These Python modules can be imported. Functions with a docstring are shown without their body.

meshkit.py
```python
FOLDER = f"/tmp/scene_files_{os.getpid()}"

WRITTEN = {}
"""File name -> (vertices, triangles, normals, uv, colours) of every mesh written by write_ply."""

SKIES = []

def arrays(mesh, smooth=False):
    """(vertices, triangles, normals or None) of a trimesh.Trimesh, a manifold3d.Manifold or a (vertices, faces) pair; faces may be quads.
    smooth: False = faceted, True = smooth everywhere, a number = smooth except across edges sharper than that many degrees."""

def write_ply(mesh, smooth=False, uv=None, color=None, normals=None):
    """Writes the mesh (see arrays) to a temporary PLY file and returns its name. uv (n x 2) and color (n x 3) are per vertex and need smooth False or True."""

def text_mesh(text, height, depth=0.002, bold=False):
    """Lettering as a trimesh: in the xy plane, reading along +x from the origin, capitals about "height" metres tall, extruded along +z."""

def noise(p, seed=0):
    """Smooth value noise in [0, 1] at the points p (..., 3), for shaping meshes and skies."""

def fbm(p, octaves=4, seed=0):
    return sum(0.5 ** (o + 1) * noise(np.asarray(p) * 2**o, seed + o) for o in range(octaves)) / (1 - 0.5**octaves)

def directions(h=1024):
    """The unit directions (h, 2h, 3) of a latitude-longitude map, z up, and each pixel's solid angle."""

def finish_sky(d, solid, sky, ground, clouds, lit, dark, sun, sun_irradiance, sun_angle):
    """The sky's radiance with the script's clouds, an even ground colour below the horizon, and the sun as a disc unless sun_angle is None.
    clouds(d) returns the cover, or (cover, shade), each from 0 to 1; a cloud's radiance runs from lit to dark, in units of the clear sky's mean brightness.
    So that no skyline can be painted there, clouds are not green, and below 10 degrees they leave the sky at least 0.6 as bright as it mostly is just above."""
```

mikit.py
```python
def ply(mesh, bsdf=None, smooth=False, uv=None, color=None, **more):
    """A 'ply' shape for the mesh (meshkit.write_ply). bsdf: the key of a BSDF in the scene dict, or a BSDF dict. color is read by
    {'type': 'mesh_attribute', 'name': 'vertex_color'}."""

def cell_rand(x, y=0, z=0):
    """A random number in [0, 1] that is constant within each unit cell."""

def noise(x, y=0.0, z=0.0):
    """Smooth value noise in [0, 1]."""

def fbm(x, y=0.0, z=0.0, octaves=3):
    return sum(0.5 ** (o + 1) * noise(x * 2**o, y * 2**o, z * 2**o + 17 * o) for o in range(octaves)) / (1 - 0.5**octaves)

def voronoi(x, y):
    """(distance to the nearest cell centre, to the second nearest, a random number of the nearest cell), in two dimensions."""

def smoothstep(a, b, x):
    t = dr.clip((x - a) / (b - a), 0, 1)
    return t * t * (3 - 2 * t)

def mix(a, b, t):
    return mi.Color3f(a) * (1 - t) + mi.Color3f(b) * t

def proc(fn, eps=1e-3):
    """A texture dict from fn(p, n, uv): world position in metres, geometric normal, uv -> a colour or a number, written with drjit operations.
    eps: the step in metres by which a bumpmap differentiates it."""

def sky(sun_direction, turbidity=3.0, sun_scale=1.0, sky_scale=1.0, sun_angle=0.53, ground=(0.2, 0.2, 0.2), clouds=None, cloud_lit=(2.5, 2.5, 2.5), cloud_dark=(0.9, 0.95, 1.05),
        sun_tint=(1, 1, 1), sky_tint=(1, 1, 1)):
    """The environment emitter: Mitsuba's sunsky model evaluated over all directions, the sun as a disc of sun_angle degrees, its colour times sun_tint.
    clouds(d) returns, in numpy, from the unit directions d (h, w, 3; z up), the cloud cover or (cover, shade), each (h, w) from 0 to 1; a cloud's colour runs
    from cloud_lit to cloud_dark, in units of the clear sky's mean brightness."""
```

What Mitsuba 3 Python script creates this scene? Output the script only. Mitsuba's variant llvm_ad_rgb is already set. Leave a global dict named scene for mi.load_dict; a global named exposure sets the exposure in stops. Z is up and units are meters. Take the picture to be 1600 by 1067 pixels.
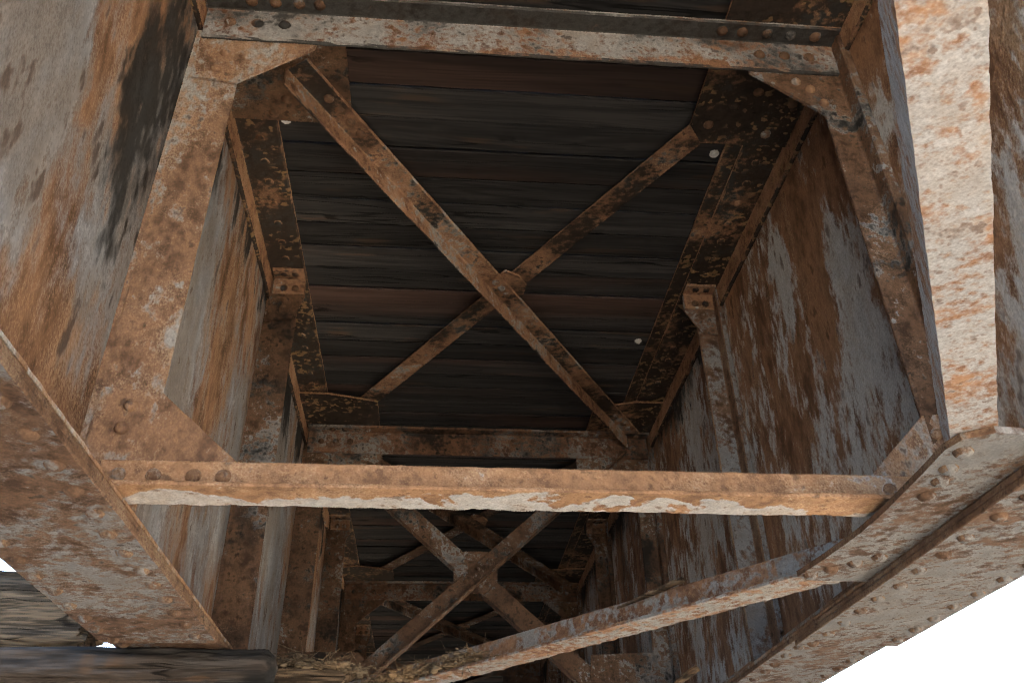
import math, random
import numpy as np, trimesh, shapely, shapely.geometry as sg
import drjit as dr, mitsuba as mi, mikit
from meshkit import noise as nz3, fbm as fb3
from mikit import noise, fbm, smoothstep, mix, cell_rand, voronoi, proc

T = mi.ScalarTransform4f
scene, labels = {}, {}
rng = np.random.default_rng(7)

# ------------------------------------------------------------------ camera, sky, exposure
CAM_YAW, CAM_PITCH, CAM_ROLL, FOC = 0.0973, 0.5832, -0.0206, 1341.45
_f = np.array([math.sin(CAM_YAW) * math.cos(CAM_PITCH), math.cos(CAM_YAW) * math.cos(CAM_PITCH), math.sin(CAM_PITCH)])
_r = np.array([math.cos(CAM_YAW), -math.sin(CAM_YAW), 0]); _u = np.cross(_r, _f)
_r2 = _r * math.cos(CAM_ROLL) + _u * math.sin(CAM_ROLL); _u2 = np.cross(_r2, _f)
scene['camera'] = {'type': 'perspective', 'fov': 2 * math.degrees(math.atan(800 / FOC)), 'fov_axis': 'x', 'near_clip': 0.02, 'far_clip': 2000.0,
                   'to_world': T().look_at(origin=[0, 0, 0], target=_f.tolist(), up=_u2.tolist())}
SUN = np.array([0.62, 0.30, 0.72])
scene['sky'] = mikit.sky(SUN, turbidity=4, ground=(0.2, 0.2, 0.19), sky_tint=(1.0, .93, .84))
exposure = 5.15
GROUND_Z = -1.62

# ------------------------------------------------------------------ materials
def C(*a): return mi.Color3f(*a)

_R = ((.36, .48, -.80), (-.80, .60, 0.0), (.48, .64, .60))
def P(p, s, o=0.0, sz=1.0, oct=3):
    """fbm whose octaves are turned against each other, so that no lattice shows; sz < 1 stretches it along z."""
    x, y, z = p.x * s + o, p.y * s + o * 1.7, p.z * (s * sz) - o * .6
    acc, amp, tot = 0.0, .5, 0.0
    for k in range(oct):
        x, y, z = (r[0] * x + r[1] * y + r[2] * z + 3.7 * k for r in _R)
        acc = acc + amp * noise(x, y, z); tot += amp; amp *= .55
        x, y, z = x * 2.07, y * 2.07, z * 2.07
    return acc / tot

def steel(cover=0.5, soot=0.0, paint=(.25, .25, .26), rust=((.085, .042, .023), (.25, .132, .068), (.33, .21, .125)), streak=1.0, seed=0.0,
          patches=None, size=1.0, sootc=(.0075, .0075, .007), rim=0.5, speck=0.0, crisp=.030, stain=.5, wts=(.25, .36, .39)):
    """Corroded painted plate: rust of three tones, paint that survives on part of it, soot, everything from noise in metres."""
    def col(p, n, uv):
        warp = (noise(p.x * 6 + seed, p.y * 6, p.z * 6 * streak) - .5) * .12
        q = mi.Point3f(p.x + warp, p.y - warp, p.z + warp)
        a = P(q, 2.6 / size, 3 + seed, streak, 2)
        b = P(q, 12 / size, 11 + seed, streak, 3)
        c = P(p, 62 / size, 5 + seed, max(streak, .4), 3)
        g = P(p, 300, 2 + seed, max(streak, .5), 2)
        pv = a * wts[0] + b * wts[1] + c * wts[2] + (g - .5) * .06 + (cover - 0.5) * .5
        st = soot
        if patches is not None:
            dpv, dst = patches(q, a, b, n)
            pv = pv + dpv; st = st + dst
        pm = smoothstep(.5 - crisp, .5 + crisp, pv)
        sv = P(q, 5.5 / size, 31 + seed, streak, 3) * .50 + c * .30 + b * .20 + (st - .5) * .6
        sm = smoothstep(.42, .60, sv)
        r1 = P(p, 22 / size, 17 + seed, streak, 3)
        rc = mix(mix(rust[0], rust[1], smoothstep(.28, .62, r1 * .55 + c * .45)), rust[2], smoothstep(.45, .68, b * .5 + g * .2 + a * .3))
        pc = mix(C(paint), C(paint) * C(.86, .70, .56), smoothstep(.42, .68, r1 * .6 + a * .4) * stain) * (.66 + .56 * c + .12 * (g - .5))
        edge = dr.exp(-dr.square((pv - .5 - crisp) / .02)) * rim
        k = mix(rc, pc, pm)
        k = mix(k, C(.40, .38, .36), edge * c * .7)
        k = mix(k, C(rust[0]) * .6, smoothstep(.60, .72, c * .55 + r1 * .45) * .7)
        k = mix(k, C(sootc) * (.6 + 1.2 * c), sm * .93)
        if speck:
            d = smoothstep(.60, .66, P(p, 48, 3, 1, 2)) * smoothstep(.42, .58, P(p, 9, 77, 1, 2))
            k = mix(k, C(.22, .135, .065), d * speck)
        return k * (.72 + .56 * g) * (.82 + .36 * a)
    return col

def relief(p, n, uv):
    b = P(p, 24, 11, 1, 2); c = P(p, 90, 5, 1, 3)
    return b * .004 + c * .0040 + smoothstep(.5, .8, c) * .0010
RELIEF = proc(relief, eps=.0012)

def add_bsdf(key, fns, rough=.72, spec=.25, bump=1.0):
    col, height = fns if isinstance(fns, tuple) else (fns, None)
    base = {'type': 'principled', 'base_color': proc(col), 'roughness': rough, 'specular': spec}
    scene[key] = {'type': 'twosided', 'bsdf': {'type': 'bumpmap', 'arbitrary': RELIEF if height is None else proc(height, eps=.0012), 'scale': bump, 'bsdf': base}}

def blob(q, cy, cz, ry, rz):
    return dr.exp(-(dr.square((q.y - cy) / ry) + dr.square((q.z - cz) / rz)))

def left_web(q, a, b, n):
    soot = .46 * smoothstep(1.15, 1.75, q.z + (a - .5) * .5) * smoothstep(1.32, 1.48, q.y) * smoothstep(1.90, 1.72, q.y) + .55 * smoothstep(1.75, 2.2, q.z) * smoothstep(1.75, 1.9, q.y) * smoothstep(.35, .65, b)
    pv = .16 * blob(q, 1.05, 1.35, .22, .38) - .16 * blob(q, 1.45, .86, .40, .28) - .12 * blob(q, 1.32, 1.62, .10, .3) + .14 * blob(q, 2.22, 1.85, .13, .30) - .12 * blob(q, 2.55, 1.75, .22, .6)
    return pv, soot

def right_web(q, a, b, n):
    soot = .42 * smoothstep(1.95, 2.30, q.z + (a - .5) * .3) + .25 * smoothstep(2.9, 5, q.y)  # last term only darkens the web farther along
    pv = .15 * blob(q, 2.10, 1.35, .25, .35) - .22 * blob(q, 2.20, 1.78, .10, .32) + .17 * blob(q, 2.42, 1.92, .09, .22) + .16 * blob(q, 2.0, 1.72, .08, .20) - .10 * blob(q, 1.05, 1.6, .2, .35) - .05
    return pv, soot

add_bsdf('web_steel_left', steel(.54, .12, (.195, .203, .215), streak=.40, seed=2, patches=left_web, rust=((.095, .05, .03), (.245, .138, .077), (.315, .21, .135)), crisp=.09, wts=(.36, .36, .28), size=1.7, stain=.8))
add_bsdf('web_steel_right', steel(.56, .10, (.40, .39, .37), streak=.45, size=1.6, wts=(.30, .38, .32), seed=9, patches=right_web, rust=((.11, .056, .033), (.25, .135, .075), (.32, .215, .135)), crisp=.055, stain=.45))
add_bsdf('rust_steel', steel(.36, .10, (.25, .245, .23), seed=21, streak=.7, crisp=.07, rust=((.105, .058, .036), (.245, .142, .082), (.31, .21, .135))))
add_bsdf('dark_rust_dim_steel', steel(.36, .40, (.20, .20, .20), seed=33, rust=((.045, .024, .015), (.125, .070, .041), (.17, .110, .072))))  # dark sooty rust; the dimness of the far bays is in the colour too
def lit_edge_rust(q, a, b, n):  # bare rust on worn edges, also painting in the light they catch
    side = smoothstep(.75, .4, dr.abs(n.z))
    return -.25 * side, -.75 * side
add_bsdf('sooty_steel', steel(.32, .70, (.24, .23, .22), seed=41, rust=((.09, .045, .026), (.26, .14, .08), (.31, .19, .115)), speck=.7, patches=lit_edge_rust))
add_bsdf('pale_steel', steel(.62, .0, (.37, .37, .375), seed=55, size=.85, crisp=.09,  rust=((.22, .12, .075), (.37, .215, .125), (.41, .29, .195)), stain=.4), bump=.35)
def lip_rust(q, a, b, n):
    side = smoothstep(.4, .75, dr.abs(n.x))
    return -.28 * side - .07 * smoothstep(.3, -.3, q.x), -.2 * side
add_bsdf('flange_steel', steel(.57, .06, (.162, .163, .166), seed=63, rust=((.065, .036, .023), (.15, .088, .054), (.19, .13, .088)), crisp=.075, patches=lip_rust))
def strut_patch(q, a, b, n):
    low = smoothstep(2.185, 2.150, q.z)
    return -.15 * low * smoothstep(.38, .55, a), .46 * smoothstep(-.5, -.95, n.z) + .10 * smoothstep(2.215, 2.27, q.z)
add_bsdf('strut_steel', steel(.62, .36, (.24, .237, .23), seed=71, rust=((.08, .036, .02), (.22, .115, .06), (.26, .155, .10)), patches=strut_patch, crisp=.09, sootc=(.02, .02, .019)))
add_bsdf('strut_dim_steel', steel(.44, .40, (.19, .185, .18), seed=75, rust=((.06, .03, .019), (.17, .09, .052), (.21, .135, .09)), crisp=.06))  # darker copy for farther frames, their weaker light put into the colour
def low_strut_patch(q, a, b, n):
    return .34 * smoothstep(-.5, -.9, n.z) * smoothstep(1.610, 1.650, q.y + (b - .5) * .12) * smoothstep(.28, .42, a * .6 + b * .4), 0 * q.z
add_bsdf('low_strut_steel', steel(.20, .0, (.42, .41, .40), seed=83, crisp=.055, rust=((.19, .105, .06), (.345, .20, .11), (.42, .28, .175)), patches=low_strut_patch))

PITCH, Y_JOINT = .2875, 2.263      # every second joint is tight
def wood(dark, light, lx, seed, burn=0.5, plank=False, red=(.060, .026, .018)):
    def coords(p):
        x, y, z = (p.x * lx, p.y, p.z)
        i = dr.floor((p.y - Y_JOINT) / (PITCH / 2)) if plank else 0.0 * p.y
        o = i * 7.31 + seed
        return x, y, z, i, o
    def col(p, n, uv):
        x, y, z, i, o = coords(p)
        w = noise(x * 1.3 + o, y * 9, z * 9) * .05
        g1 = fbm(x * 1.6 + o, (y + w) * 38, z * 38 + o, 3)
        g2 = fbm(x * 5 + o, (y + w) * 170, z * 170, 3)
        big = fbm(x * .9 + o, y * 7 + o, z * 7, 3)
        t = cell_rand(i, 3 + int(seed), 1) * .75 + (dr.select((dr.abs(i + 3.5) < .6) | (dr.abs(i - 5.5) < 1.1), mi.Float(.40), mi.Float(0.0)) if plank else .2)
        k = mix(dark, light, smoothstep(.36, .64, g1 * .5 + g2 * .5))
        cr = smoothstep(.022, .004, dr.abs(fbm(x * .9 + 3 + o, y * 17 + o, z * 17, 3) - .5)) * smoothstep(.4, .6, fbm(x * 2 + o, y * 8, z * 8 + 4, 2))
        k = mix(k, C(red) * (.6 + .8 * g1), smoothstep(.46, .62, big * .6 + (t - .5) * .55 + .18) * .75)
        k = mix(k, C(.10, .055, .028), smoothstep(.66, .76, fbm(x * 3 + o, y * 24, 2 * o, 3)) * .45)
        k = mix(k, C(.010, .011, .012), smoothstep(.47, .60, fbm(x * .8 + 5 + o, y * 12 + o, z * (3 if plank else 14), 3)) * burn)
        k = mix(k, C(.16, .155, .15), smoothstep(.70, .76, fbm(x * 22 + o, y * 60, 1, 3)) * 0.)
        k = k * (.55 + .75 * cell_rand(i, 9 + int(seed), 2) + (.45 if plank else .7) * (g2 - .5)) * (1 - .75 * cr)
        return k * (1 - .8 * smoothstep(.85, .5, dr.abs(n.z))) if plank else k  # plank sides darkened: the shade of the gaps is put into the colour
    def height(p, n, uv):
        x, y, z, i, o = coords(p)
        return fbm(x * 2 + o, y * 60, z * 60, 3) * .003 + fbm(x * 9, y * 30 + o, z * 30, 3) * .004 + fbm(x * 8 + o, y * 220, z * 220, 2) * .0012
    return col, height
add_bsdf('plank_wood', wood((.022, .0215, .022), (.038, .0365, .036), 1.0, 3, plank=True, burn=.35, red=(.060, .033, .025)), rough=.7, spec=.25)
add_bsdf('timber_wood', wood((.035, .025, .017), (.13, .093, .060), 2.6, 12, burn=.45, red=(.075, .046, .03)), rough=.9, spec=.1, bump=1.4)
add_bsdf('charred_wood', wood((.014, .0135, .0135), (.065, .062, .060), 3.2, 25, burn=.85, red=(.06, .045, .035)), rough=.9, spec=.1, bump=1.6)
add_bsdf('straw', wood((.05, .038, .027), (.16, .125, .085), 4.0, 31, burn=.1, red=(.30, .2, .11)), rough=.9, spec=.1)
scene['zinc'] = {'type': 'principled', 'base_color': {'type': 'rgb', 'value': [.6, .6, .58]}, 'roughness': .4, 'metallic': .3}

def gravel(p, n, uv):
    d, d2, r = voronoi(p.x * 14, p.y * 14)
    e, e2, t = voronoi(p.x * 45, p.y * 45)
    k = mix((.42, .40, .37), (.66, .64, .60), r * .6 + t * .4) * (.75 + .25 * smoothstep(.0, .12, d2 - d))
    m = fbm(p.x * .6, p.y * .6, 3, 4)
    bar = smoothstep(-.2, -.9, p.y + (m - .5) * 1.5) * smoothstep(4.4, 3.6, dr.sqrt(dr.square(p.x - .1) + dr.square(p.y + 2.4)) + (m - .5) * 1.5)  # pale gravel only on the added slope, all else dark to dim far bays
    soil = mix((.016, .016, .014), (.036, .035, .032), fbm(p.x * 5, p.y * 5, 1, 4))
    return mix(soil, k, bar)
scene['gravel'] = {'type': 'diffuse', 'reflectance': proc(gravel)}
def mud(p, n, uv):
    return mix((.010, .010, .008), (.020, .019, .015), fbm(p.x * 2, p.y * 2, 0, 4))
scene['dimming_water'] = {'type': 'principled', 'base_color': proc(mud), 'roughness': .25, 'specular': .3}
def stone(p, n, uv):
    return mix((.08, .075, .065), (.17, .16, .14), fbm(p.x * 6, p.y * 6, p.z * 6, 4))
scene['stone'] = {'type': 'diffuse', 'reflectance': proc(stone)}

# ------------------------------------------------------------------ mesh helpers
def numbered(k):
    if k not in scene and k not in labels and not any(x.startswith(k + '__') for x in scene): return k
    n = 1
    while f'{k}_{n:03d}' in scene or f'{k}_{n:03d}' in labels or any(x.startswith(f'{k}_{n:03d}__') for x in scene): n += 1
    return f'{k}_{n:03d}'
def thing(name, label, cat, group=None):
    k = numbered(name); labels[k] = {'label': label, 'category': cat}
    if group: labels[k]['group'] = group
    return k
_count = {}
def part(parent, name, mesh, bsdf, smooth=35, shape=None, to_world=None, **prop):
    base = f'{parent}__{name}'; n = _count.get(base, 0); _count[base] = n + 1
    k = base if n == 0 else f'{base}_{n:03d}'
    d = dict(shape) if shape is not None else mikit.ply(mesh, bsdf, smooth=smooth)
    if to_world is not None: d['to_world'] = to_world
    scene[k] = d
    if prop: labels[k] = prop
    return k
def solo(name, mesh, bsdf, label, cat, smooth=35, group=None, kind=None):
    k = numbered(name); scene[k] = mikit.ply(mesh, bsdf, smooth=smooth)
    labels[k] = {'label': label}
    if cat: labels[k]['category'] = cat
    if group: labels[k]['group'] = group
    if kind: labels[k]['kind'] = kind
    return k
def unit(v): v = np.asarray(v, float); return v / np.linalg.norm(v)

def loft(profile, p0, p1, ea, eb, step=.03, jit=.0012, edge=None, seed=0):
    """A closed 2-D profile (a, b) drawn from p0 to p1; jit roughens it, edge[i] roughens one profile point more (rusted-away toes)."""
    p0, p1, ea, eb = map(lambda v: np.asarray(v, float), (p0, p1, ea, eb))
    pr = np.asarray(profile, float); m = len(pr); n = max(2, int(np.linalg.norm(p1 - p0) / step) + 1)
    t = np.linspace(0, 1, n)
    base = p0 + t[:, None] * (p1 - p0)
    v = base[:, None] + pr[None, :, :1] * ea + pr[None, :, 1:] * eb
    amp = np.full(m, jit) if edge is None else np.where(np.asarray(edge) > 0, np.asarray(edge), jit)
    ns = np.stack([fb3(v * 28 + 13 * k + seed, 3) - .5 for k in range(2)], -1) * 2
    ns[..., :] += (np.stack([nz3(v * 110 + 7 * k + seed) - .5 for k in range(2)], -1)) * .8
    v = v + amp[None, :, None] * (ns[..., :1] * ea + ns[..., 1:] * eb)
    i, j = np.meshgrid(np.arange(n - 1), np.arange(m), indexing='ij'); j2 = (j + 1) % m
    q = np.stack([i * m + j, i * m + j2, (i + 1) * m + j2, (i + 1) * m + j], -1).reshape(-1, 4)
    f = np.vstack([q[:, [0, 1, 2]], q[:, [0, 2, 3]]])
    _, cap = trimesh.creation.triangulate_polygon(sg.Polygon(pr), engine='earcut')
    tp = trimesh.creation.triangulate_polygon(sg.Polygon(pr), engine='earcut')
    idx = np.array([np.argmin(((pr - w) ** 2).sum(1)) for w in tp[0]])
    cap = idx[tp[1]]
    f = np.vstack([f, cap[:, ::-1], cap + (n - 1) * m])
    me = trimesh.Trimesh(v.reshape(-1, 3), f, process=False)
    me.fix_normals()
    return me

def angle_profile(la, lb, t, r=.008):
    pts = [(0, 0), (la * .5, 0), (la, 0), (la, t * .55), (la - t * .45, t), (la * .5, t)]
    for k in range(5):
        a = math.pi / 2 * k / 4
        pts.append((t + r - r * math.sin(a), t + r - r * math.cos(a)))
    pts += [(t, lb * .5), (t, lb - t * .45), (t * .55, lb), (0, lb), (0, lb * .5)]
    return pts
def angle(p0, p1, ea, eb, la, lb, t=.010, toe_a=.0015, toe_b=.0015, jit=.0008, seed=0, step=.03, heel=0):
    pr = angle_profile(la, lb, t)
    e = np.zeros(len(pr)); e[2:5] = toe_a; e[-4:-1] = toe_b; e[0] = heel; e[1] = e[-1] = heel * .6
    return loft(pr, p0, p1, ea, eb, step, jit, e, seed)

def plate(poly, origin, ex, ey, th, jit=.0012, seed=0, step=.03):
    """Flat plate: polygon in (ex, ey) from origin, thickness th along ex x ey; sawn and rusted edge."""
    ring = np.asarray(poly, float); out = []
    for a, b in zip(ring, np.roll(ring, -1, 0)):
        n = max(1, int(np.linalg.norm(b - a) / step))
        for k in range(n): out.append(a + (b - a) * k / n)
    out = np.array(out)
    q = np.c_[out, np.full(len(out), seed * 3.3)]
    out = out + jit * 2 * np.stack([fb3(q * 25, 3, 1) - .5, fb3(q * 25 + 9, 3, 2) - .5], -1)
    pg = sg.Polygon(out).buffer(0)
    if pg.geom_type != 'Polygon': pg = max(pg.geoms, key=lambda g: g.area)
    me = trimesh.creation.extrude_polygon(pg, th, engine='earcut')
    ex, ey = unit(ex), unit(ey); ez = np.cross(ex, ey)
    M = np.eye(4); M[:3, 0], M[:3, 1], M[:3, 2], M[:3, 3] = ex, ey, ez, origin
    me.apply_transform(M)
    return me

def flat(x0, x1, y0, y1, z0, z1, sx=.04, sy=.05, jit=.001, seed=0):
    """A long horizontal bar along y with a rectangular section."""
    c = .0025
    nxp = max(1, int((x1 - x0) / .05))
    xs = np.linspace(x0 + c, x1 - c, nxp + 1)
    pr = [(x, z0) for x in xs] + [(x1, z0 + c), (x1, z1 - c)] + [(x, z1) for x in xs[::-1]] + [(x0, z1 - c), (x0, z0 + c)]
    return loft(pr, (0, y0, 0), (0, y1, 0), (1, 0, 0), (0, 0, 1), sy, jit, None, seed)

def dome(r=.019, h=.015, seg=14, seed=0):
    pr = [(0, h), (r * .35, h * .94), (r * .65, h * .75), (r * .88, h * .42), (r, h * .08), (r * 1.02, -.003)]
    me = trimesh.creation.revolve(np.array(pr[::-1]), sections=seg)
    v = me.vertices; v += (fb3(v * 120 + seed * 5, 2)[:, None] - .5) * .004
    return me
RIV = {}
def rivet(parent, at, nrm, bsdf, r=.018, h=.012):
    at, nrm = np.asarray(at, float), unit(nrm)
    k = (bsdf, round(r, 4), int(rng.integers(3)))
    if k not in RIV: RIV[k] = mikit.ply(dome(r, h, seed=k[2]), bsdf, smooth=50)
    x = unit(np.cross(nrm, (.3, .5, .8))); y = np.cross(nrm, x)
    M = np.eye(4); M[:3, 0], M[:3, 1], M[:3, 2], M[:3, 3] = x, y, nrm, at
    part(parent, 'rivet', None, None, shape=RIV[k], to_world=T(M))

# ------------------------------------------------------------------ the place
XL, XR, WT = -.763, 1.237, .005              # web centres, half web thickness
ZB, ZLEG, ZT = .6375, .683, 2.300            # lowest cover plate, top of bottom angle leg, underside of top angle leg
Y0, Y1, PAN = -1.06, 1.697, 2.745
FR = [Y1 + PAN * k for k in range(5)]
YA, YB = -1.35, 13.4

def ground_mesh():
    g = np.unique(np.concatenate([np.linspace(-40, 40, 161), np.sign(np.linspace(-1, 1, 41)) * 40 * 22 ** np.abs(np.linspace(-1, 1, 41))]))
    X, Y = np.meshgrid(g, g, indexing='ij')
    bed = np.exp(-((Y - 7.3) / 4.9) ** 8)
    Z = GROUND_Z + .10 * (fb3(np.stack([X * .5, Y * .5, X * 0], -1), 4) - .5) - .55 * bed
    bounce_bank = np.clip((-.75 - Y) * 1.05, 0, 2.9) * np.clip((6 - np.abs(X - .1)) / 2.5, 0, 1)  # unseen slope behind the camera, added to bounce sunlight onto the steel
    Z = Z + bounce_bank * np.clip((60 + Y) / 20, 0, 1)
    Z = np.where(np.hypot(X, Y) > 60, GROUND_Z, Z)
    n = len(g); i, j = np.meshgrid(np.arange(n - 1), np.arange(n - 1), indexing='ij')
    q = np.stack([i * n + j, (i + 1) * n + j, (i + 1) * n + j + 1, i * n + j + 1], -1).reshape(-1, 4)
    return trimesh.Trimesh(np.stack([X, Y, Z], -1).reshape(-1, 3), np.vstack([q[:, [0, 1, 2]], q[:, [0, 2, 3]]]), process=False)
solo('ground', ground_mesh(), 'gravel', 'dark soil with a pale gravel slope added behind the viewer to bounce light forward', None, smooth=True, kind='structure')
w = plate([(-60, 2.4), (60, 2.4), (60, 12.2), (-60, 12.2)], (0, 0, GROUND_Z - .22), (1, 0, 0), (0, 1, 0), .05, jit=.2, step=1.0)  # unseen water, added so little light bounces up into the far bays
solo('dimming_creek', w, 'dimming_water', 'dark shallow water added out of view to keep the far bays dim', None, smooth=False, kind='structure')

# ---- plate girders
def girder(key, xw, s, web_bsdf, seed):
    """s = +1: the inside of the bridge lies towards +x."""
    n_y, n_z = 150, 24
    ys, zs = np.linspace(YA, YB, n_y), np.linspace(ZLEG + .001, ZT + .013, n_z)
    YY, ZZ = np.meshgrid(ys, zs, indexing='ij')
    bow = .010 * (fb3(np.stack([YY * 1.4, ZZ * 1.6, 0 * YY + seed], -1), 2) - .5) * np.sin(np.pi * np.clip((ZZ - zs[0] - .16) / (zs[-1] - zs[0] - .32), 0, 1))
    V = [np.stack([xw + d * WT + bow, YY, ZZ], -1).reshape(-1, 3) for d in (-1, 1)]
    i, j = np.meshgrid(np.arange(n_y - 1), np.arange(n_z - 1), indexing='ij')
    q = np.stack([i * n_z + j, (i + 1) * n_z + j, (i + 1) * n_z + j + 1, i * n_z + j + 1], -1).reshape(-1, 4)
    f = np.vstack([q[:, [0, 1, 2]], q[:, [0, 2, 3]]])
    part(key, 'web', trimesh.Trimesh(np.vstack(V), np.vstack([f, f[:, ::-1] + n_y * n_z]), process=False), web_bsdf, smooth=True)
    for d in (s, -s):
        x0 = xw + d * (WT + .0015)
        part(key, 'bottom_flange_angle', angle((x0, YA, ZLEG - .0145), (x0, YB, ZLEG - .0145), (d, 0, 0), (0, 0, 1), .152, .11, .014, .0016, .0016, seed=seed + d), 'rust_steel' if d == s else 'flange_steel')
        part(key, 'top_flange_angle', angle((x0, YA, ZT + .0145), (x0, YB, ZT + .0145), (d, 0, 0), (0, 0, -1), .160, .11, .014, .0014, .0014, seed=seed + 3 + d), 'sooty_steel')
    a, b = sorted((xw - s * .156, xw + s * .160))
    part(key, 'cover_plate', flat(a, b, YA, YB, ZB + .0155, ZLEG - .016, seed=seed), 'flange_steel')
    part(key, 'cover_plate', flat(a - .001, b + .0015, YA, 2.545, ZB, ZB + .0145, seed=seed + 1), 'flange_steel')
    a, b = (xw - .165, xw + .162) if s > 0 else (xw - .225, xw + .165)
    part(key, 'top_cover_plate', flat(a, b, YA, YB, ZT + .0160, ZT + .0300, seed=seed + 2, jit=.0016), 'sooty_steel')
    # rivets of the bottom flange, seen from below
    for row in (.118, -.118):
        for y in np.arange(.95 + (.05 if row < 0 else 0), 5.2, .108):
            z = ZB if y < 2.535 else ZB + .0155
            rivet(key, (xw + row + rng.normal(0, .003), y + rng.normal(0, .003), z), (0, 0, -1), 'flange_steel')
    for y in np.arange(1.75, 6.0, .115):      # underside of the top flange
        rivet(key, (xw + s * .095, y + rng.normal(0, .003), ZT), (0, 0, -1), 'sooty_steel', .016, .009)

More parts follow.
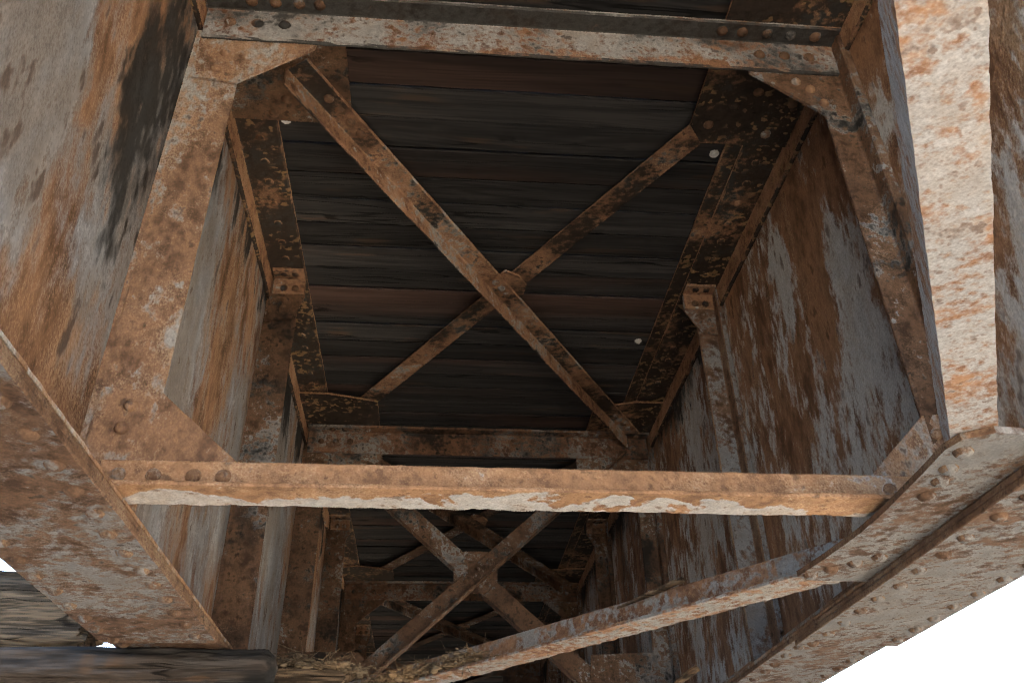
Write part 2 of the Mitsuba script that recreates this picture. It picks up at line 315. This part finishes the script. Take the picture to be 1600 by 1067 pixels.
def stiffener(key, xw, s, y, leg, seed, clip):
    x0 = xw + s * (WT + .0155)
    bs = 'rust_steel' if y < 2.5 else 'dark_rust_dim_steel'
    if s < 0 and y > 2.5: bs = 'flange_steel' if y < 4 else 'dark_rust_dim_steel'
    if s < 0 and y < 2.5: bs = 'dark_rust_dim_steel'  # its soot and the shadow falling on it are both in the colour
    m = angle((x0, y, ZLEG + .0025), (x0, y, ZT - .003), (s, 0, 0), (0, 1 if s > 0 else -1, 0), leg - .021, .07, .011, .0018, .001, seed=seed)
    k = part(key, 'stiffener', m, bs)
    a, b = sorted((xw + s * (WT + .001), x0 - s * .001)); c0, c1 = (y + .001, y + .069) if s > 0 else (y - .069, y - .001)
    part(key, 'filler_plate', plate([(c0, ZLEG + .1135), (c1, ZLEG + .1135), (c1, ZT - .0985), (c0, ZT - .0985)], (a, 0, 0), (0, 1, 0), (0, 0, 1), b - a, seed=seed), bs)
    if clip:
        # crimped head plate and the short angle that ties it to the flange
        e = .1655
        pl = [(x0, ZT - .014), (xw + s * e, ZT - .014), (xw + s * (e + .003), ZT - .09), (xw + s * (leg - .012), ZT - .205), (x0, ZT - .225)]
        part(key, 'stiffener_head', plate(pl, (0, y - .0125, 0), (1, 0, 0), (0, 0, 1), .009, seed=seed), bs)
        a, b = sorted((x0 + s * .012, xw + s * (e - .002)))
        part(key, 'clip_angle', angle((a, y - .0235, ZT - .0025), (b, y - .0235, ZT - .0025), (0, -1, 0), (0, 0, -1), .075, .085, .010, seed=seed), 'rust_mixed_steel')
        for q in (.35, .72):
            rivet(key, (a + (b - a) * q, y - .034, ZT - .062), (0, -1, 0), 'dark_rust_dim_steel', .016)
            rivet(key, (a + (b - a) * q, y - .07, ZT - .0125), (0, 0, -1), 'sooty_steel', .016)
        for dz in (.115, .155): rivet(key, (xw + s * .085, y - .0225, ZT - dz), (0, -1, 0), bs, .015)

G1 = thing('plate_girder', 'rusty riveted steel plate girder filling the left side with tan and grey web', 'girder')
G2 = thing('plate_girder', 'rusty riveted steel plate girder on the right with blue grey peeling web', 'girder')
girder(G1, XL, 1, 'web_steel_left', 1); girder(G2, XR, -1, 'web_steel_right', 2)
for k, y in enumerate([Y1, 3.055, FR[1], 5.80, FR[2], 8.55, FR[3], 11.3, FR[4]]):
    mid = k % 2 == 1
    stiffener(G1, XL, 1, y, .155 if k == 0 else .142, 5 + k, mid)
    stiffener(G2, XR, -1, y, .111 if k == 0 else .116, 15 + k, mid)

# ---- cross frames
def frame(i, y, label, brace):
    near = i == 0
    key = thing('cross_frame', label, 'cross frame', 'transverse frames between the girders')
    gb = 'rust_steel' if near else 'dark_rust_dim_steel'
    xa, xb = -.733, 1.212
    part(key, 'top_strut', angle((xa, y - .0125, 2.2855), (xb, y - .0125, 2.2855), (0, -1, 0), (0, 0, -1), .078, .138, .011, .0012, .0022, seed=i), 'strut_steel' if near else 'strut_dim_steel')
    part(key, 'bottom_strut', angle((-.690, y - .0125, .694), (1.165, y - .0125, .694), (0, -1, 0), (0, 0, 1), .098, .094, .011, .0020, .0012, seed=i + 40, step=.008, heel=.0045 if near else 0), 'low_strut_steel' if near else 'dark_rust_dim_steel')
    def gus(poly, b=gb): part(key, 'gusset_plate', plate(poly, (0, y - .0015, 0), (1, 0, 0), (0, 0, 1), .0095, seed=i), b)
    gus([(-.738, 1.984), (-.610, 1.968), (-.405, 2.136), (-.385, 2.27), (-.738, 2.27)])
    gus([(.918, 2.27), (.922, 2.146), (1.126, 1.974), (1.212, 1.965), (1.212, 2.27)], 'dark_rust_dim_steel')
    gus([(-.733, .700), (-.412, .700), (-.418, .789), (-.606, .954), (-.733, .965)])
    gus([(.962, .790), (.960, .700), (1.205, .700), (1.205, .955), (1.128, .948)])
    if brace:
        gus([(-.735, 1.86), (-.50, 1.86), (-.318, 2.02), (-.318, 2.27), (-.735, 2.27)]) ; gus([(.790, 2.27), (.790, 2.02), (.96, 1.86), (1.21, 1.86), (1.21, 2.27)])
        gus([(-.733, .70), (-.295, .70), (-.295, 1.00), (-.36, 1.068), (-.733, 1.072)]); gus([(.76, .70), (1.21, .70), (1.21, 1.08), (.80, 1.06)])
        c = np.array([.215, 1.475]); 
        part(key, 'centre_plate', plate([c + d for d in ((-.115, -.045), (-.055, -.105), (.055, -.105), (.115, -.045), (.115, .06), (.06, .115), (-.06, .115), (-.115, .06))], (0, y - .0015, 0), (1, 0, 0), (0, 0, 1), .0095, seed=i), 'dark_rust_dim_steel')
        for sx, x0, x1 in ((1, -.60, 1.04), (-1, 1.05, -.60)):
            p0, p1 = np.array([x0, y - .0125, .715]), np.array([x1, y - .0125, 2.20])
            d = unit(p1 - p0); e = np.cross(d, (0, 1, 0)); e = e if e[2] > 0 else -e
            if sx > 0:
                part(key, 'diagonal', angle(p0 - e * .047, p1 - e * .047, e, (0, -1, 0), 0.098, .07, .010, seed=i), 'dark_rust_dim_steel')
            else:
                m = p0 + (p1 - p0) * .465; n = p0 + (p1 - p0) * .55
                part(key, 'diagonal', angle(p0 - e * .047 + np.array([0, .0235, 0]), m - e * .047 + np.array([0, .0235, 0]), e, (0, 1, 0), 0.098, .07, .010, seed=i), 'dark_rust_dim_steel')
                part(key, 'diagonal', angle(n - e * .047 + np.array([0, .0235, 0]), p1 - e * .047 + np.array([0, .0235, 0]), e, (0, 1, 0), 0.098, .07, .010, seed=i + 1), 'dark_rust_dim_steel')
        for dx, dz in ((-.06, .06), (.01, .02), (.07, .06), (-.05, -.05), (.06, -.06)): rivet(key, (c[0] + dx, y - (.0225 if dx * dz > 0 or dz == .02 else .011), c[1] + dz), (0, -1, 0), 'dark_rust_dim_steel', .016)
    # plates in the plane of the top flange that take the laterals
    for x0, x1, g in ((-.752, -.335, -1), (.845, 1.222, 1)):
        yn, yf = y - .43, y + .42
        inner, outer = (x1, x0) if g < 0 else (x0, x1)
        lip = XL + .168 if g < 0 else XR - .168
        poly = [(outer, yn), (lip, yn), (inner, y - .36), (inner - g * -.0, y + .34), (inner + g * .06 if g > 0 else inner - .03, yf), (lip, yf), (outer, yf)]
        part(key, 'lateral_gusset', plate(poly, (0, 0, 2.2865), (1, 0, 0), (0, 1, 0), .0105, seed=i + g), 'sooty_steel' if not near or g > 0 else 'dark_rust_dim_steel')
    if i < 2:
        o = y - Y1
        for x, yy in ((1.038, 1.876), (.974, 1.943), (1.172, 1.919), (1.102, 1.80), (1.125, 2.06), (.908, 2.03), (-.62, 1.97), (-.60, 2.085), (-.55, 2.02)): rivet(key, (x, yy + o, 2.286), (0, 0, -1), 'dark_rust_dim_steel')
    if i < 3:
        for x in (-.60, -.53, -.46, -.40, .84, .905, .985, 1.06, 1.14): rivet(key, (x, y - .058, 2.2745), (0, 0, -1), 'dark_rust_dim_steel')
        for x in (-.66, -.58, -.50, .96, 1.04, 1.12): rivet(key, (x, y - .0235, 2.215), (0, -1, 0), 'dark_rust_dim_steel')
        for x, z in ((-.655, 2.09), (-.60, 2.085), (-.67, 2.02), (1.10, 2.08), (1.13, 2.02), (1.06, 2.11)): rivet(key, (x, y - .011, z), (0, -1, 0), gb, .016)
        for x in (-.65, -.58, -.50, -.44, .99, 1.06): rivet(key, (x, y - .0235, .752), (0, -1, 0), gb, .016, .006)
        for x, z in ((-.665, .92), (-.672, .865), (1.15, .90), (1.17, .84)): rivet(key, (x, y - .011, z), (0, -1, 0), gb, .016, .008)
    return key

F1 = frame(0, FR[0], 'nearest portal frame with bright orange bottom bar and grey top bar', False)
F2 = frame(1, FR[1], 'second frame from the viewer, crossed diagonals with an eight sided centre plate', True)
F3 = frame(2, FR[2], 'third dim portal frame seen behind the crossed diagonals', False)
F4 = frame(3, FR[3], 'fourth frame in the darkness behind the third', True)
F5 = frame(4, FR[4], 'last frame at the black far end under the deck', False)

# ---- lateral bracing under the deck
def top_brace(i, y, label):
    key = thing('top_cross_brace', label, 'cross brace', 'crossed diagonal bars under the deck')
    o = np.array([0, y - Y1, 0])
    # the bar that runs unbroken: flat leg under the gussets, other leg hanging down on its far side
    d = unit((.541, .841, 0)); n = np.array([d[1], -d[0], 0])
    q0, q1 = np.array([-.335, 2.035, 2.2850]), np.array([1.047, 4.181, 2.2850])
    a, b = q0 - n * .090 - d * .23 + o, q1 - n * .090 + d * .20 + o
    part(key, 'diagonal', angle(a, b, n, (0, 0, -1), .090, .078, .0095, .0012, .0028, seed=i, step=.015), 'dark_rust_dim_steel' if i else 'rust_mixed_steel')
    for t in (.16, .22, .28, .34): rivet(key, a + d * t + n * .052 - np.array([0, 0, .0105]), (0, 0, -1), 'dark_rust_dim_steel')
    for t in (.10, .16, .22, .28): rivet(key, b - d * t + n * .052 - np.array([0, 0, .0105]), (0, 0, -1), 'dark_rust_dim_steel')
    # the bar cut at the middle, its flat leg above the plates
    d = unit((-.534, .846, 0)); n = np.array([d[1], -d[0], 0]); n = n if n[0] > 0 else -n
    p0, p1 = np.array([.846, 2.038, 2.299]) * 1.0, np.array([-.399, 4.009, 2.299])
    p0[:2] *= 1.009; p1[:2] *= 1.009
    for s, e in ((p0 - d * .15, p0 + d * 1.10), (p0 + d * 1.20, p1 + d * .20)):
        part(key, 'diagonal', angle(s + o + n * .088, e + o + n * .088, -n, (0, 0, 1), .098, .07, .0095, .0012, .001, seed=i + 9, step=.02), 'dark_rust_dim_steel' if i else 'rust_mixed_steel')
    c = np.array([.292, 3.012])
    poly = [c + v for v in ((-.03, -.105), (.03, -.075), (.07, -.01), (.062, .07), (-.02, .10), (-.09, .06), (-.095, -.03))]
    part(key, 'centre_plate', plate([v + o[:2] for v in poly], (0, 0, 2.2865), (1, 0, 0), (0, 1, 0), .0105, seed=i), 'rust_mixed_steel')
    for t in (-.05, .0, .05):
        dd = unit((.541, .841, 0)); nn = np.array([dd[1], -dd[0], 0])
        rivet(key, q0 - nn * .035 + dd * (1.14 + t) + o - np.array([0, 0, .0105]), (0, 0, -1), 'dark_rust_dim_steel')
    return key
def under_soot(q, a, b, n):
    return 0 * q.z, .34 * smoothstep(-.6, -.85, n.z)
add_bsdf('rust_mixed_steel', steel(.34, .16, (.25, .245, .235), seed=93, rust=((.09, .046, .028), (.26, .145, .085), (.32, .205, .13)), patches=under_soot))
top_brace(0, FR[0], 'large rusty cross brace right under the dark planks, centre of the picture')
top_brace(1, FR[1], 'dim cross brace under the planks between second and third frame')
top_brace(2, FR[2], 'far cross brace in the gloom between third and fourth frame')
top_brace(3, FR[3], 'farthest cross brace in the black end of the bridge')

def low_brace(p0, p1, back, la, lb, bsdf, label, seed, heel=.005):
    """p0, p1: the free edge of its flat leg; back: towards its upright leg."""
    p0, p1 = np.array(p0, float), np.array(p1, float); d = unit(p1 - p0); n = np.cross(d, (0, 0, 1)); n = n if n @ np.array(back) > 0 else -n
    key = thing('bottom_lateral_brace', label, 'brace', 'angle bars between the bottom flanges')
    part(key, 'angle_bar', angle(p0 + n * la, p1 + n * la, -n, (0, 0, 1), la, lb, .010, .002, .0012, jit=.0010, seed=seed, step=.008, heel=heel), bsdf)
    return key
zl = .6835
near_d = unit((.51, .86, 0))
low_brace(np.array([.48, .442, zl]) - near_d * 1.75, np.array([1.0, 1.303, zl]) + near_d * .12, (-1, .6, 0), .077, .10, 'pale_steel', 'broad pale peeling bar rising close to the viewer at upper right', 1, .0012)
low_brace((1.01, 1.935, zl), (-.62, 3.931, zl), (.77, .63, 0), .115, .102, 'flange_rust_steel', 'grey and orange bar slanting across the lower right under the frames', 2)
add_bsdf('flange_rust_steel', steel(.53, .04, (.27, .27, .262), seed=101, crisp=.06, rust=((.13, .068, .042), (.31, .175, .10), (.37, .24, .155))))
low_brace((-.56, 4.02, zl), (1.03, 6.1, zl), (.7, -.7, 0), .105, .098, 'dark_rust_dim_steel', 'bottom bar hidden in the dark behind the second frame', 3)

def low_gusset(key, poly, bsdf, seed): part(key, 'lateral_gusset', plate(poly, (0, 0, .6685), (1, 0, 0), (0, 1, 0), .0135, seed=seed, jit=.002), bsdf)
low_gusset(G2, [(1.0775, 1.250), (1.0775, 2.042), (.925, 2.040), (.890, 2.010), (.907, 1.878), (.921, 1.72), (.921, 1.60), (.911, 1.446), (.900, 1.312), (.910, 1.272), (.955, 1.243)], 'flange_steel', 1)
low_gusset(G1, [(-.603, 3.60), (-.40, 3.62), (-.40, 4.25), (-.603, 4.3)], 'dark_rust_dim_steel', 2)
for x, y in ((.935, 1.315), (.945, 1.385), (.958, 1.44), (.966, 1.51), (1.03, 1.862), (.990, 1.905), (.950, 1.95), (.915, 1.992)): rivet(G2, (x, y, .6685), (0, 0, -1), 'flange_steel', .0185, .013)

# ---- deck
deck = thing('timber_deck', 'dark old timber planks laid across the tops of the girders', 'deck')
k0, k1 = math.ceil((YA - Y_JOINT) / PITCH), math.floor((YB - Y_JOINT) / PITCH)
for k in range(2 * k0, 2 * k1):
    h = PITCH / 2; wide, tight = .005, .0012
    y0 = Y_JOINT + k * h + (wide if k % 2 == 0 else tight) + rng.normal(0, .0008)
    y1 = Y_JOINT + (k + 1) * h - (wide if k % 2 else tight) + rng.normal(0, .0008)
    dz = rng.normal(0, .003); c0, c1 = (.005, .002) if k % 2 == 0 else (.002, .005)
    pr = [(y0 + c0, 0), ((y0 + y1) / 2, rng.normal(.001, .0015)), (y1 - c1, 0), (y1, c1), (y1, .075), (y0, .075), (y0, c0)]
    m = loft(pr, (-1.35, 0, 2.3345 + dz), (1.85, 0, 2.3345 + dz + rng.normal(0, .002)), (0, 1, 0), (0, 0, 1), .03, .0026, None, k)
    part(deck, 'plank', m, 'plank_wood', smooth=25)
for x, y in ((.985, 2.205), (.965, 3.47), (-.573, 2.150)):
    part(deck, 'bolt_head', trimesh.util.concatenate([trimesh.creation.cylinder(.018, .004, sections=20), trimesh.creation.cylinder(.010, .012, sections=6, transform=trimesh.transformations.translation_matrix((0, 0, -.006)))]), 'zinc', to_world=T().translate([x, y, 2.328]))

# ---- timber support at lower left, with what lies on it
def beam(x0, x1, y0, y1, z0, z1, seed=0, round_end=.0, rot=.012, step=.012, e=.45):
    nx = int((x1 - x0) / step) + 1; xs = np.linspace(x0, x1, nx); m = 64
    a = np.arange(m) * 2 * np.pi / m
    cy, cz = np.sign(np.cos(a)) * np.abs(np.cos(a)) ** e, np.sign(np.sin(a)) * np.abs(np.sin(a)) ** e
    hy, hz = (y1 - y0) / 2, (z1 - z0) / 2
    sc = np.ones(nx)
    if round_end: sc = np.sqrt(np.clip(1 - np.clip((xs - (x1 - round_end)) / round_end, 0, 1) ** 2, .02, 1))
    v = np.stack([np.repeat(xs[:, None], m, 1), (y0 + y1) / 2 + hy * cy[None] * sc[:, None], (z0 + z1) / 2 + hz * cz[None] * sc[:, None]], -1)
    q = v * np.array([3.5, 26, 26]) + seed * 11
    rad = v - np.stack([v[..., 0], 0 * v[..., 0] + (y0 + y1) / 2, 0 * v[..., 0] + (z0 + z1) / 2], -1)
    v = v + rad / np.maximum(np.linalg.norm(rad, axis=-1, keepdims=True), 1e-6) * ((fb3(q, 5) - .55) * rot * 2 - rot * 1.6 * np.clip((.40 - fb3(q * np.array([.7, 1.6, 1.6]) + 5, 3)) * 8, 0, 1))[..., None]
    if not round_end: v[-6:, :, 0] += (fb3(v[-1] * 45 + seed, 2) - .5)[None] * np.linspace(.02, .14, 6)[:, None]
    i, j = np.meshgrid(np.arange(nx - 1), np.arange(m), indexing='ij'); j2 = (j + 1) % m
    q = np.stack([i * m + j, i * m + j2, (i + 1) * m + j2, (i + 1) * m + j], -1).reshape(-1, 4)
    vv = np.vstack([v.reshape(-1, 3), v[0].mean(0), v[-1].mean(0)])
    f = np.vstack([q[:, [0, 1, 2]], q[:, [0, 2, 3]], np.stack([np.arange(m), 0 * np.arange(m) + nx * m, (np.arange(m) + 1) % m], 1), np.stack([(nx - 1) * m + np.arange(m), (nx - 1) * m + (np.arange(m) + 1) % m, 0 * np.arange(m) + nx * m + 1], 1)])
    me = trimesh.Trimesh(vv, f, process=False); me.fix_normals(); return me
solo('cap_timber', beam(-2.6, -.455, 2.63, 2.78, .563, .652, seed=1, round_end=.035, rot=.013, e=.5), 'charred_wood', 'blackened grey timber with a rounded end under the left girder', 'timber')
solo('old_timber', beam(-2.6, -1.06, 2.72, 2.93, .668, .905, seed=2, rot=.020, e=.35), 'timber_wood', 'weathered brown timber above the blackened one, left of the girder flange', 'timber')
solo('rotten_timber', beam(-.60, -.285, 2.86, 3.02, .53, .648, seed=3, rot=.016, e=.4), 'timber_wood', 'short rotten brown timber with a splintered end behind the rounded one', 'timber')
for x, y in ((-1.9, 2.72),):
    m = trimesh.creation.cylinder(.13, .552 - GROUND_Z + .3, sections=24); m.apply_translation((x, y, (.555 + GROUND_Z - .3) / 2))
    solo('timber_post', m, 'timber_wood', 'round timber post holding up the blackened timber', 'post')
def twig(p, d, L, r, seed):
    n = 7; t = np.linspace(0, 1, n); d = unit(d); bend = unit(np.cross(d, (.3, .2, .9)))
    c = np.asarray(p) + t[:, None] * d * L + np.sin(t * 3 + seed)[:, None] * bend * L * .12
    rr = r * (1 - .5 * t); a = np.arange(5) * 2 * np.pi / 5; e2 = np.cross(d, bend)
    v = c[:, None] + rr[:, None, None] * (np.cos(a)[None, :, None] * bend + np.sin(a)[None, :, None] * e2)
    i, j = np.meshgrid(np.arange(n - 1), np.arange(5), indexing='ij'); j2 = (j + 1) % 5
    q = np.stack([i * 5 + j, i * 5 + j2, (i + 1) * 5 + j2, (i + 1) * 5 + j], -1).reshape(-1, 4)
    return trimesh.Trimesh(v.reshape(-1, 3), np.vstack([q[:, [0, 1, 2]], q[:, [0, 2, 3]]]), process=False)
def heap(spots, n, seed):
    r = np.random.default_rng(seed); ms = []
    for (p, q, rad, h) in spots:
        for _ in range(n):
            t = r.random(); c = np.array(p) + (np.array(q) - p) * t + r.normal(0, 1, 3) * np.array([rad, rad, h * .5])
            c[2] = max(c[2], min(p[2], q[2]) - .002)
            ms.append(twig(c, (r.normal(), r.normal(), r.normal() * .35), .02 + r.random() * .06, 0.0006 + r.random() * .0014, r.random() * 6))
        for _ in range(n):
            t = r.random(); c = np.array(p) + (np.array(q) - p) * t + r.normal(0, 1, 3) * np.array([rad, rad, h * .35])
            b = trimesh.creation.icosphere(1, .003 + r.random() ** 2 * .010); b.vertices *= (1.3, 1, .7); b.vertices += (nz3(b.vertices * 90 + t * 50)[:, None] - .5) * .008
            b.apply_translation(c); ms.append(b)
    return trimesh.util.concatenate(ms)
solo('straw_heap', heap([((-.49, 2.90, .655), (-.42, 2.90, .672), .020, .030), ((-.42, 2.91, .655), (-.30, 2.90, .655), .018, .016), ((-.33, 2.88, .652), (-.24, 2.93, .648), .020, .026)], 110, 4), 'straw', 'small heap of straw and dirt on the rotten timber at the bottom', 'debris')
solo('straw_heap', heap([((-.24, 3.40, .70), (.16, 2.99, .715), .024, .026)], 320, 5), 'straw', 'long line of straw and dirt lying on the slanting bottom bar', 'debris')
def sliver(p, q, w, t, seed):
    p, q = np.array(p, float), np.array(q, float); d = unit(q - p); a = unit(np.cross(d, (0, 0, 1))); b = np.cross(a, d)
    pr = [(-w, -t), (w * .2, -t * 1.2), (w, -t * .6), (w * .9, t * .8), (0, t), (-w * .8, t * .9)]
    m = loft(pr, p, q, a, b, .01, .0025, None, seed)
    tt = ((m.vertices - p) @ d) / np.linalg.norm(q - p); ax = p + ((m.vertices - p) @ d)[:, None] * d
    m.vertices = ax + (m.vertices - ax) * (.35 + .65 * np.clip(tt * 1.6, 0, 1))[:, None]; return m
solo('wood_sliver', sliver((.56, 2.60, .760), (.73, 2.44, .800), .010, .006, 2), 'timber_wood', 'thin broken sliver of wood resting on the slanting bottom bar', 'wood sliver')
solo('wood_chip', sliver((.80, 3.02, .610), (.90, 2.97, .672), .014, .009, 6), 'timber_wood', 'small pale chip of wood on the right flange at the bottom edge', 'wood chip')

# ---- what carries the far end, and the near ends
def wall():
    ms = []
    r = np.random.default_rng(3)
    z = GROUND_Z - .6; row = 0
    while z < .60:
        h = .30; x = -3.5 - (.3 if row % 2 else 0)
        while x < 4.0:
            L = .55 + r.random() * .4
            b = trimesh.creation.box((L - .02, .55 + r.normal(0, .015), h - .02)); b.apply_translation((x + L / 2, 13.55, z + h / 2)); ms.append(b); x += L
        z += h; row += 1
    return ms
ab = thing('stone_abutment', 'dark stone wall that closes the far end of the bridge', 'wall')
for b in wall(): part(ab, 'stone', b, 'stone', smooth=False)
for x in (XL, XR):
    m = trimesh.creation.cylinder(.11, ZB - GROUND_Z + .3, sections=20); m.apply_translation((x, -1.2, (ZB + GROUND_Z - .3) / 2 - .002))
    solo('timber_post', m, 'timber_wood', 'round timber post under the near end of the ' + ('left' if x < 0 else 'right') + ' girder', 'post')
